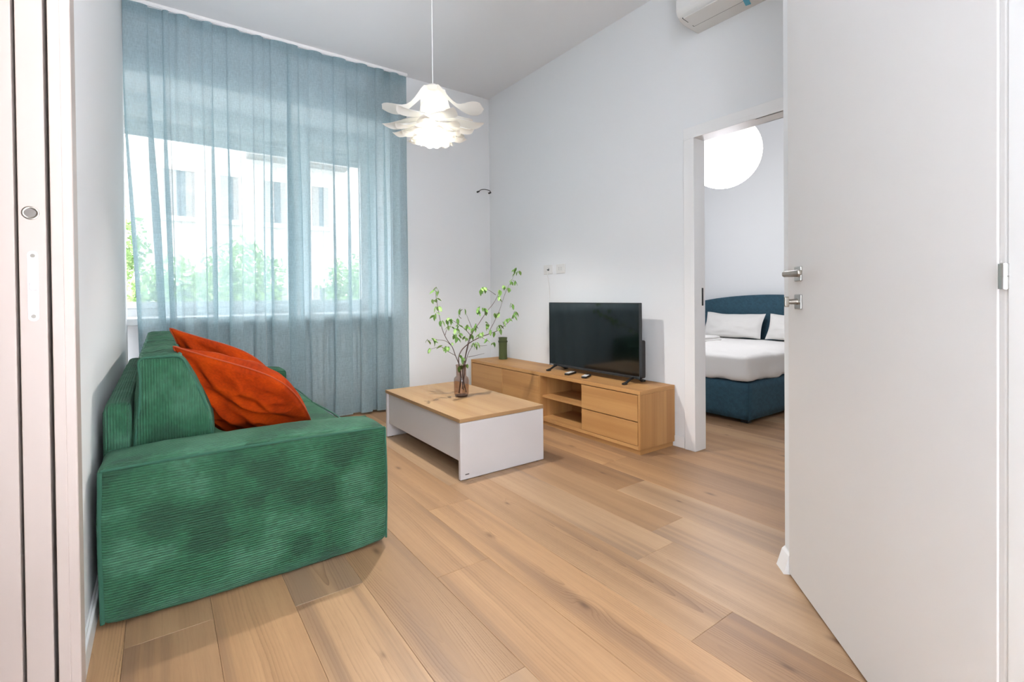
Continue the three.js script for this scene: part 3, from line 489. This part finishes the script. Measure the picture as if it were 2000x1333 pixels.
// green bamboo-like vase
{
  const t = thing('bamboo_vase', 'dark green ribbed cylinder vase at the far end of the console', 'vase', [2.785, 0.427, -4.02]);
  const g = lathe([[0, 0], [0.041, 0], [0.043, 0.004], [0.042, 0.02], [0.0405, 0.1], [0.042, 0.165], [0.046, 0.178], [0.042, 0.186], [0.041, 0.205], [0.045, 0.214], [0.043, 0.219], [0.037, 0.219], [0.036, 0.15], [0, 0.145]], 30);
  const p = g.attributes.position; for (let i = 0; i < p.count; i++) { const x = p.getX(i), z = p.getZ(i), a = Math.atan2(z, x), k = 1 + 0.018 * Math.sin(a * 10); p.setX(i, x * k); p.setZ(i, z * k); } g.computeVertexNormals();
  mesh('body', g, M.bambooGreen, t);
  mesh('binding', merge([0.174, 0.178, 0.182].map((y) => new THREE.TorusGeometry(0.0455, 0.0022, 6, 30).rotateX(Math.PI / 2).translate(0, y, 0))), std({ color: 0x3b4424, roughness: 0.8 }), t);
}
// glass bottle vase on the coffee table
{
  const t = thing('glass_vase', 'smoky brown glass bottle vase on the coffee table', 'vase', [1.705, 0.355, -2.978]);
  mesh('glass', lathe([[0, 0.003], [0.036, 0.003], [0.046, 0.010], [0.051, 0.026], [0.052, 0.07], [0.052, 0.115], [0.0495, 0.131], [0.042, 0.140], [0.036, 0.144], [0.0345, 0.152], [0.035, 0.19], [0.0365, 0.216], [0.038, 0.222]], 40), M.smoke, t);
  mesh('glass_base', lathe([[0, 0], [0.034, 0], [0.045, 0.006], [0.044, 0.012], [0, 0.009]], 36), phy({ color: 0xa98e80, roughness: 0.05, transmission: 1, thickness: 0.01, ior: 1.5 }), t);
  mesh('rim', new THREE.TorusGeometry(0.038, 0.0018, 8, 36).rotateX(Math.PI / 2).translate(0, 0.222, 0), M.smoke, t);
}
const BRANCHES = [
{stem: [[1.721,0.399,-2.978],[1.694,0.575,-2.987],[1.67,0.644,-2.996],[1.65,0.705,-3.005],[1.613,0.759,-3.014],[1.585,0.828,-3.024],[1.57,0.91,-3.033],[1.559,0.992,-3.042],[1.552,1.067,-3.051],[1.559,1.127,-3.06]],
 twigs: [[[1.633,0.718,-2.99],[1.579,0.753,-2.967],[1.51,0.766,-2.943],[1.419,0.77,-2.92]],[[1.663,0.645,-2.985],[1.589,0.683,-2.957],[1.526,0.719,-2.928],[1.432,0.714,-2.9]],[[1.593,0.791,-3.0],[1.617,0.826,-3.02],[1.658,0.854,-3.04]]],
leaves:[[1.562,1.12,-3.06],[1.578,1.097,-3.06],[1.54,1.097,-3.05],[1.531,1.034,-3.05],[1.555,1.041,-3.05],[1.554,0.985,-3.04],[1.565,0.985,-3.03],[1.54,0.941,-3.03],[1.532,0.926,-3.03],[1.571,0.888,-3.02],[1.421,0.77,-2.92],[1.455,0.774,-2.93],[1.501,0.766,-2.95],[1.476,0.761,-2.94],[1.545,0.716,-2.95],[1.575,0.71,-2.96],[1.601,0.711,-2.97],[1.432,0.714,-2.9],[1.657,0.839,-3.04],[1.635,0.851,-3.03],[1.647,0.728,-3.0]]},
{stem: [[1.686,0.38,-2.978],[1.707,0.49,-2.99],[1.699,0.626,-3.002],[1.732,0.676,-3.015],[1.802,0.72,-3.027],[1.883,0.75,-3.039],[1.986,0.775,-3.051],[2.072,0.795,-3.063],[2.151,0.832,-3.076],[2.221,0.879,-3.088],[2.262,0.936,-3.1]],
 twigs: [[[1.978,0.776,-3.04],[2.004,0.81,-3.057],[2.05,0.86,-3.074],[2.112,0.948,-3.091],[2.155,1.022,-3.109],[2.21,1.115,-3.126],[2.264,1.175,-3.143],[2.324,1.272,-3.16]]],
leaves:[[2.262,0.928,-3.1],[2.244,0.903,-3.09],[2.285,0.931,-3.11],[2.246,0.996,-3.12],[2.242,0.988,-3.1],[2.18,0.876,-3.08],[2.197,0.879,-3.09],[2.127,0.862,-3.07],[2.09,0.835,-3.06],[2.089,0.814,-3.06],[2.063,0.828,-3.05],[2.104,0.81,-3.06],[1.988,0.8,-3.04],[2.304,1.267,-3.16],[2.331,1.276,-3.16],[2.347,1.255,-3.16],[2.313,1.245,-3.15],[2.285,1.18,-3.15],[2.257,1.171,-3.14],[2.294,1.175,-3.14],[2.182,1.136,-3.13],[2.204,1.128,-3.14],[2.223,1.119,-3.13],[2.103,0.924,-3.1],[2.111,0.924,-3.09],[2.083,0.92,-3.1],[2.033,0.785,-3.05]]},
{stem: [[1.743,0.381,-2.978],[1.707,0.509,-2.958],[1.723,0.668,-2.939],[1.747,0.78,-2.919],[1.789,0.847,-2.899],[1.848,0.936,-2.879],[1.918,1.025,-2.86],[1.947,1.101,-2.84]],
 twigs: [[[1.917,1.067,-2.85],[1.865,1.09,-2.833],[1.819,1.107,-2.817],[1.778,1.115,-2.8]]],
leaves:[[1.849,0.966,-2.88],[1.829,0.974,-2.87],[1.858,0.95,-2.88],[1.779,0.964,-2.86],[1.788,0.982,-2.86],[1.781,0.953,-2.87],[1.937,1.056,-2.84],[1.932,1.04,-2.84],[1.769,1.111,-2.8],[1.782,1.115,-2.8],[1.795,1.119,-2.8],[1.765,1.104,-2.8],[1.947,1.101,-2.84],[1.888,0.858,-2.9],[1.87,0.862,-2.9],[1.861,0.87,-2.9],[1.879,0.847,-2.9]]},
{stem: [[1.712,0.407,-2.978],[1.723,0.514,-2.963],[1.724,0.629,-2.949],[1.738,0.712,-2.934],[1.747,0.78,-2.919],[1.713,0.816,-2.904],[1.671,0.845,-2.889],[1.605,0.885,-2.875],[1.548,0.909,-2.86]],
 twigs: [[[1.758,0.84,-2.92],[1.745,0.863,-2.913],[1.724,0.901,-2.907],[1.704,0.939,-2.9]],[[1.754,0.779,-2.93],[1.758,0.84,-2.92]],[[1.665,0.907,-2.9],[1.643,0.923,-2.89],[1.637,0.956,-2.88],[1.657,0.967,-2.87]]],
leaves:[[1.544,0.909,-2.86],[1.556,0.905,-2.86],[1.536,0.905,-2.86],[1.553,0.894,-2.87],[1.624,0.862,-2.88],[1.632,0.858,-2.88],[1.611,0.833,-2.88],[1.623,0.833,-2.88],[1.618,0.796,-2.9],[1.63,0.788,-2.9],[1.6,0.797,-2.89],[1.647,0.794,-2.9],[1.63,0.773,-2.9],[1.655,0.801,-2.9],[1.648,0.967,-2.87],[1.665,0.966,-2.87],[1.723,0.852,-2.92],[1.719,0.845,-2.92],[1.78,0.846,-2.92],[1.771,0.831,-2.92],[1.793,0.861,-2.92],[1.62,0.902,-2.88]]},
{stem: [[1.73,0.413,-2.978],[1.709,0.531,-2.962],[1.727,0.606,-2.947],[1.736,0.66,-2.931],[1.762,0.712,-2.916],[1.766,0.735,-2.9]],
 twigs: [[[1.747,0.631,-2.95],[1.793,0.641,-2.925],[1.849,0.654,-2.9]],[[1.762,0.728,-2.9],[1.802,0.712,-2.88],[1.847,0.714,-2.86]],[[1.89,0.766,-3.02],[1.921,0.745,-3.01],[1.938,0.729,-3.0]],[[1.735,0.604,-2.96],[1.695,0.627,-2.95]]],
leaves:[[1.762,0.735,-2.9],[1.775,0.727,-2.9],[1.784,0.734,-2.9],[1.753,0.725,-2.9],[1.757,0.787,-2.92],[1.766,0.783,-2.92],[1.705,0.771,-2.92],[1.709,0.767,-2.92],[1.846,0.788,-2.95],[1.865,0.803,-2.95],[1.833,0.781,-2.95],[1.933,0.733,-3.0],[1.938,0.737,-3.0],[1.941,0.717,-2.92],[1.947,0.719,-2.92],[1.695,0.631,-2.95],[1.703,0.623,-2.95],[1.695,0.574,-2.96],[1.687,0.567,-2.96],[1.743,0.577,-2.96],[1.685,0.641,-2.97]]},
];
{
  const labels = ['tall slender leafy branch reaching up toward the curtain side', 'longest arching leafy branch leaning toward the television', 'straight leafy branch with a forked tip in the glass vase', 'short leafy branch with a dense leaf bunch in the glass vase', 'lowest small leafy branch at the neck of the glass vase'];
  const leafGeo = grid(6, 6, (u, v) => { const c = (v - 0.5) * 2, w = 0.0095 * Math.pow(Math.sin(Math.PI * Math.pow(u, 0.8)), 0.9); return V(u * 0.036, -0.010 * u * u + 0.004 * c * c * (1 - u), c * w); });
  BRANCHES.forEach((b, i) => {
    const O = b.stem[0], t = thing('leafy_branch', labels[i], 'branch', O, 'branches in the glass vase'), rel = (l) => l.map((q) => [q[0] - O[0], q[1] - O[1], q[2] - O[2]]);
    // lower ends meet inside the bottle
    mesh('stem', taperTube(rel(b.stem), i === 1 ? 0.0052 : 0.0038, 0.0013), M.bark, t);
    for (const w of b.twigs) mesh('twig', taperTube(rel(w), 0.002, 0.0009), M.bark, t);
    for (const p of b.leaves) for (let k = 0; k < 2; k++) {
      const m = mesh('leaf', leafGeo, rnd() < 0.55 ? M.leaf : M.leaf2, t), s = rr(0.8, 1.35);
      m.position.set(p[0] - O[0] + rr(-0.005, 0.005), p[1] - O[1] + rr(-0.004, 0.008), p[2] - O[2] + rr(-0.008, 0.008)); m.rotation.set(rr(-0.5, 0.5), rr(0, 6.28), rr(-1.25, -0.2), 'YZX'); m.scale.setScalar(s);
    }
  });
}

// ================= ON THE WALLS =================
for (const [z0, z1, k] of [[-3.505, -3.385, 0], [-3.325, -3.212, 1]]) {
  const t = thing('wall_socket', k ? 'white wall socket plate with two slots above the television' : 'white wall socket plate with the aerial cable plugged in', 'socket', [WR, 1.30, (z0 + z1) / 2]), w = (z1 - z0) / 2;
  mesh('plate', rbox(-0.009, 0, -0.042, 0.042, -w, w, 0.003, 2), M.plastic, t);
  mesh('insert', rbox(-0.0105, -0.008, -0.024, 0.024, -w + 0.018, w - 0.018, 0.001), M.plastic, t);
  if (k) for (const z of [-0.016, 0.012]) mesh('slot', merge([-0.011, 0, 0.011].map((y) => new THREE.CylinderGeometry(0.0024, 0.0024, 0.002, 10).rotateZ(Math.PI / 2).translate(-0.0102, y, z))), M.black, t);
  else mesh('plug', merge([new THREE.CylinderGeometry(0.006, 0.006, 0.02, 14).rotateZ(Math.PI / 2).translate(-0.018, -0.004, 0.018), box(-0.0112, -0.0104, -0.001, 0.013, 0.015, 0.021)]), M.bezel, t);
}
tag(mesh('aerial_cable', tube([[2.880, 1.296, -3.427], [2.872, 1.285, -3.425], [2.884, 1.2, -3.42], [2.895, 1.1, -3.418], [2.893, 0.95, -3.415], [2.89, 0.75, -3.40], [2.88, 0.60, -3.3], [2.83, 0.55, -3.12]], 0.0022, 8, 6), M.plastic), 'thin white aerial cable hanging down the wall behind the television', 'cable');
{
  const t = thing('air_conditioner', 'white split air conditioner with a strip of blue tape above the bedroom doorway', 'air conditioner', [WR, 2.78, -1.5]);
  const s = new THREE.Shape(); s.moveTo(0, 0); s.lineTo(-0.125, 0.004); s.quadraticCurveTo(-0.2, 0.012, -0.212, 0.06); s.lineTo(-0.205, 0.25); s.quadraticCurveTo(-0.2, 0.29, -0.16, 0.29); s.lineTo(0, 0.29); s.closePath();
  mesh('housing', new THREE.ExtrudeGeometry(s, { depth: 0.776, bevelEnabled: true, bevelSize: 0.012, bevelThickness: 0.012, bevelSegments: 3, curveSegments: 10 }).translate(-0.012, 0.012, -0.388), M.plastic, t);
  mesh('flap', rbox(-0.215, -0.095, -0.0035, 0.0035, -0.355, 0.355, 0.003).rotateZ(-0.09).translate(-0.005, -0.006, 0), M.plastic, t);
  mesh('flap_gap', merge([box(-0.0945, -0.0905, -0.003, 0.0025, -0.358, 0.358), box(-0.215, -0.0925, -0.003, 0.0025, -0.360, -0.3565), box(-0.215, -0.0925, -0.003, 0.0025, 0.3565, 0.360)]).rotateZ(-0.09).translate(-0.005, -0.0035, 0), M.black, t);
  mesh('tape', rbox(-0.145, -0.035, -0.0008, 0.0008, -0.052, -0.022, 0.0005).rotateZ(-0.09).rotateY(0.25).translate(-0.005, -0.0085, 0), M.tape, t);
}
{
  const t = thing('wall_hook_rail', 'small curved black and chrome bar on the wall in the corner', 'wall bar', [2.825, 2.185, ZW]);
  mesh('bar', tube([[-0.075, -0.012, 0.03], [-0.06, 0.004, 0.045], [-0.02, 0.012, 0.055], [0.03, 0.010, 0.055], [0.06, 0.002, 0.045], [0.072, -0.008, 0.03]], 0.0042, 8, 8), std({ color: 0x6d6b69, roughness: 0.25, metalness: 0.9 }), t);
  for (const x of [-0.075, 0.072]) mesh('mount', new THREE.CylinderGeometry(0.007, 0.009, 0.036, 12).rotateX(Math.PI / 2).translate(x, x < 0 ? -0.012 : -0.008, 0.018), M.black, t);
}

// ================= BEDROOM =================
{
  const t = thing('bed', 'double bed with dark teal upholstered base and arched headboard', 'bed');
  mesh('base', boxUV(softBox(3.824, 5.80, 0.028, 0.332, -3.75, -2.053, { r: 0.018, puff: [0.002, 0, 0.002], lump: 0.002, seg: 0.06 }), [2, 0, 0]), M.bedFabric, t);
  mesh('corner_seam', tube([[3.829, 0.33, -2.058], [3.828, 0.18, -2.057], [3.829, 0.03, -2.058]], 0.004, 4, 6), M.bedFabric, t);
  mesh('foot', merge([[3.9, -2.12], [3.9, -3.68], [5.7, -2.12], [5.7, -3.68]].map(([x, z]) => box(x - 0.03, x + 0.03, 0, 0.03, z - 0.03, z + 0.03))), M.black, t);
  const s = new THREE.Shape(); s.moveTo(-0.9, 0); s.lineTo(-0.9, 0.955); s.quadraticCurveTo(-0.5, 1.035, 0, 1.04); s.quadraticCurveTo(0.5, 1.035, 0.9, 0.955); s.lineTo(0.9, 0); s.closePath();
  mesh('headboard', boxUV(new THREE.ExtrudeGeometry(s, { depth: 0.07, bevelEnabled: true, bevelSize: 0.012, bevelThickness: 0.012, bevelSegments: 3, curveSegments: 20 }).rotateY(-Math.PI / 2).translate(5.895, 0, -2.9), [2, 0, 0]), M.bedFabric, t);
  mesh('mattress', softBox(3.85, 5.79, 0.33, 0.52, -3.72, -2.08, { r: 0.05, puff: [0, 0.01, 0], lump: 0.003, seg: 0.08 }), M.linenWhite, t);
}
{
  const drape = (q, u, v, w) => { // hanging rim: wavy and creased below the top
    const k = smooth(0.3, -1, v), c = fbm(q.x * 9, q.z * 9, 2, 3), e = Math.max(Math.abs(u), Math.abs(w));
    if (v < 0.2) { if (Math.abs(u) > 0.9) q.x += Math.sign(u) * k * (0.012 + 0.03 * nz(q.z * 9, 1)); if (Math.abs(w) > 0.9) q.z += Math.sign(w) * k * (0.012 + 0.03 * nz(q.x * 9, 4)); }
    if (v > 0) q.y += 0.02 * fbm(q.x * 4, q.z * 4, 7, 3) + 0.012 * Math.abs(nz(q.x * 6 + q.z * 3, q.z * 5)) * smooth(1, 0.7, e);
    if (v < -0.8) q.y += 0.02 * nz(q.x * 5, q.z * 5, 9);
  };
  const d = mesh('duvet', softBox(3.835, 5.30, 0.342, 0.545, -3.73, -2.07, { r: 0.045, puff: [0, 0.02, 0], lump: 0.012, f: 6, seg: 0.024, shape: drape }), M.linenWhite); tag(d, 'white duvet spread over the bed and hanging over its edge', 'duvet');
  const pillow = (z0, z1, label, tilt) => {
    const t = thing('pillow', label, 'pillow', [5.6, 0.54, (z0 + z1) / 2]), w = (z1 - z0) / 2, h = 0.29;
    const half = (s) => grid(30, 24, (u, v) => { const b = Math.pow(Math.max(0, Math.sin(Math.PI * u) * Math.sin(Math.PI * v)), 0.5), e = 1 - 0.05 * Math.sin(Math.PI * v), z = (u - 0.5) * 2 * w * e, y = v * h + 0.012 * nz(u * 4, v * 3, z0); return V(s * 0.095 * b * (1 + 0.3 * nz(u * 5, v * 5, s)) + y * tilt, y * (1 - 0.06 * Math.sin(Math.PI * u)), z); });
    const f = half(1), b = half(-1), ix = b.index.array; for (let i = 0; i < ix.length; i += 3) { const q = ix[i]; ix[i] = ix[i + 1]; ix[i + 1] = q; } b.computeVertexNormals();
    mesh('pillowcase', merge([f, b]), M.linenWhite, t);
  };
  pillow(-3.62, -2.87, 'white pillow against the headboard, on the window side of the bed', 0.45);
  pillow(-2.82, -2.1, 'white pillow against the headboard, on the doorway side of the bed', 0.45);
  const tw = thing('folded_towel', 'folded white towel lying on the duvet', 'towel', [4.62, 0.565, -3.05]);
  mesh('lower_fold', softBox(-0.2, 0.2, 0, 0.03, -0.17, 0.17, { r: 0.014, lump: 0.006, puff: [0, 0.006, 0] }), M.linenWhite, tw);
  mesh('upper_fold', softBox(-0.19, 0.19, 0.029, 0.055, -0.16, 0.16, { r: 0.012, lump: 0.006, puff: [0, 0.006, 0] }), M.linenWhite, tw);
}

// ================= OUTSIDE THE WINDOW =================
{
  const G = -3.6, Z = -17, t = thing('apartment_building', 'pale apartment building with shuttered windows across the street', 'building', [2, G, Z]);
  const wallM = std({ color: 0xd9d2c8, roughness: 0.9 }), trimM = std({ color: 0xcfc4b8, roughness: 0.8 }), shM = std({ color: 0x9c928b, roughness: 0.8 }), paneM = std({ color: 0x5a5e62, roughness: 0.15 });
  mesh('facade', box(-14, 14, 0, 15, -1.2, 0), wallM, t);
  const win = (x0, x1, y0, y1) => { const q = (g) => g.translate(-2, -G, 0), w = mesh('window', q(merge([box(x0 - 0.1, x1 + 0.1, y0 - 0.14, y0, 0, 0.16), box(x0 - 0.08, x1 + 0.08, y1, y1 + 0.1, 0, 0.08), box(x0 - 0.08, x0, y0, y1, 0, 0.06), box(x1, x1 + 0.08, y0, y1, 0, 0.06)])), trimM, t); mesh('pane', q(box(x0, x1, y0, y1, 0.005, 0.02)), paneM, w); mesh('shutter', q(merge([box(x0, x0 + (x1 - x0) * 0.42, y0, y1, 0.025, 0.06), box(x1 - (x1 - x0) * 0.3, x1, y0, y1, 0.025, 0.06)])), shM, w); };
  for (const y of [3.46, 0.1, 6.9]) for (const [a, b] of [[-5.6, -4.8], [-3.2, -2.4], [0.1, 0.86], [1.5, 1.98], [2.68, 3.36], [4.1, 4.64], [6.4, 7.2], [8.8, 9.6]]) win(a, b, y, y + 1.32);
  mesh('balcony', box(2.2, 5.2, 5.4, 5.62, 0, 0.7).translate(-2, -G, 0), shM, t);
  struct('ground', box(-40, 40, G - 0.3, G, -40, -5.3), std({ color: 0x9a9a94, roughness: 0.95 }));
  const leafM = [0x7f9f5a, 0x8aa966, 0x739450].map((c) => std({ color: c, roughness: 0.8, side: THREE.DoubleSide }));
  const tree = (x, z, top, r, label, k) => {
    const tr = thing('street_tree', label, 'tree', [x, G, z], 'trees in front of the pale building');
    mesh('trunk', taperTube([[0, 0, 0], [0.1, (top - G) * 0.35, 0.05], [-0.05, (top - G) * 0.7, 0]], 0.16, 0.05), M.bark, tr);
    const pos = []; const c = V(0, top - G - r, 0);
    for (let i = 0; i < 4200; i++) { const d = V(rr(-1, 1), rr(-1, 1), rr(-1, 1)); if (d.length() > 1) { i--; continue; } d.multiplyScalar(r * (0.75 + 0.5 * nz(d.x * 3 + k, d.y * 3, d.z * 3))); d.y *= 1.15; const q = c.clone().add(d), s = rr(0.035, 0.075), a = V(rr(-1, 1), rr(-1, 1), rr(-1, 1)).normalize().multiplyScalar(s), b = V(rr(-1, 1), rr(-1, 1), rr(-1, 1)).normalize().multiplyScalar(s * 0.7); for (const w of [q.clone().add(a), q.clone().add(b), q.clone().sub(a), q.clone().add(a), q.clone().sub(a), q.clone().sub(b)]) pos.push(w.x, w.y, w.z); }
    const g = new THREE.BufferGeometry(); g.setAttribute('position', new THREE.Float32BufferAttribute(pos, 3)); g.computeVertexNormals();
    mesh('foliage', g, leafM[k % 3], tr);
  };
  tree(-1.1, -12.2, 3.0, 1.25, 'green leafy tree outside the window beside the wall corner', 0); tree(1.55, -12.6, 2.5, 1.2, 'broad green tree outside the wide window pane', 1); tree(4.2, -12.8, 2.2, 1.2, 'low green tree outside the narrow window sash', 3); tree(0.2, -9.6, 1.75, 0.95, 'small pale green tree close to the window', 4);
}
renderer.render(scene, camera);
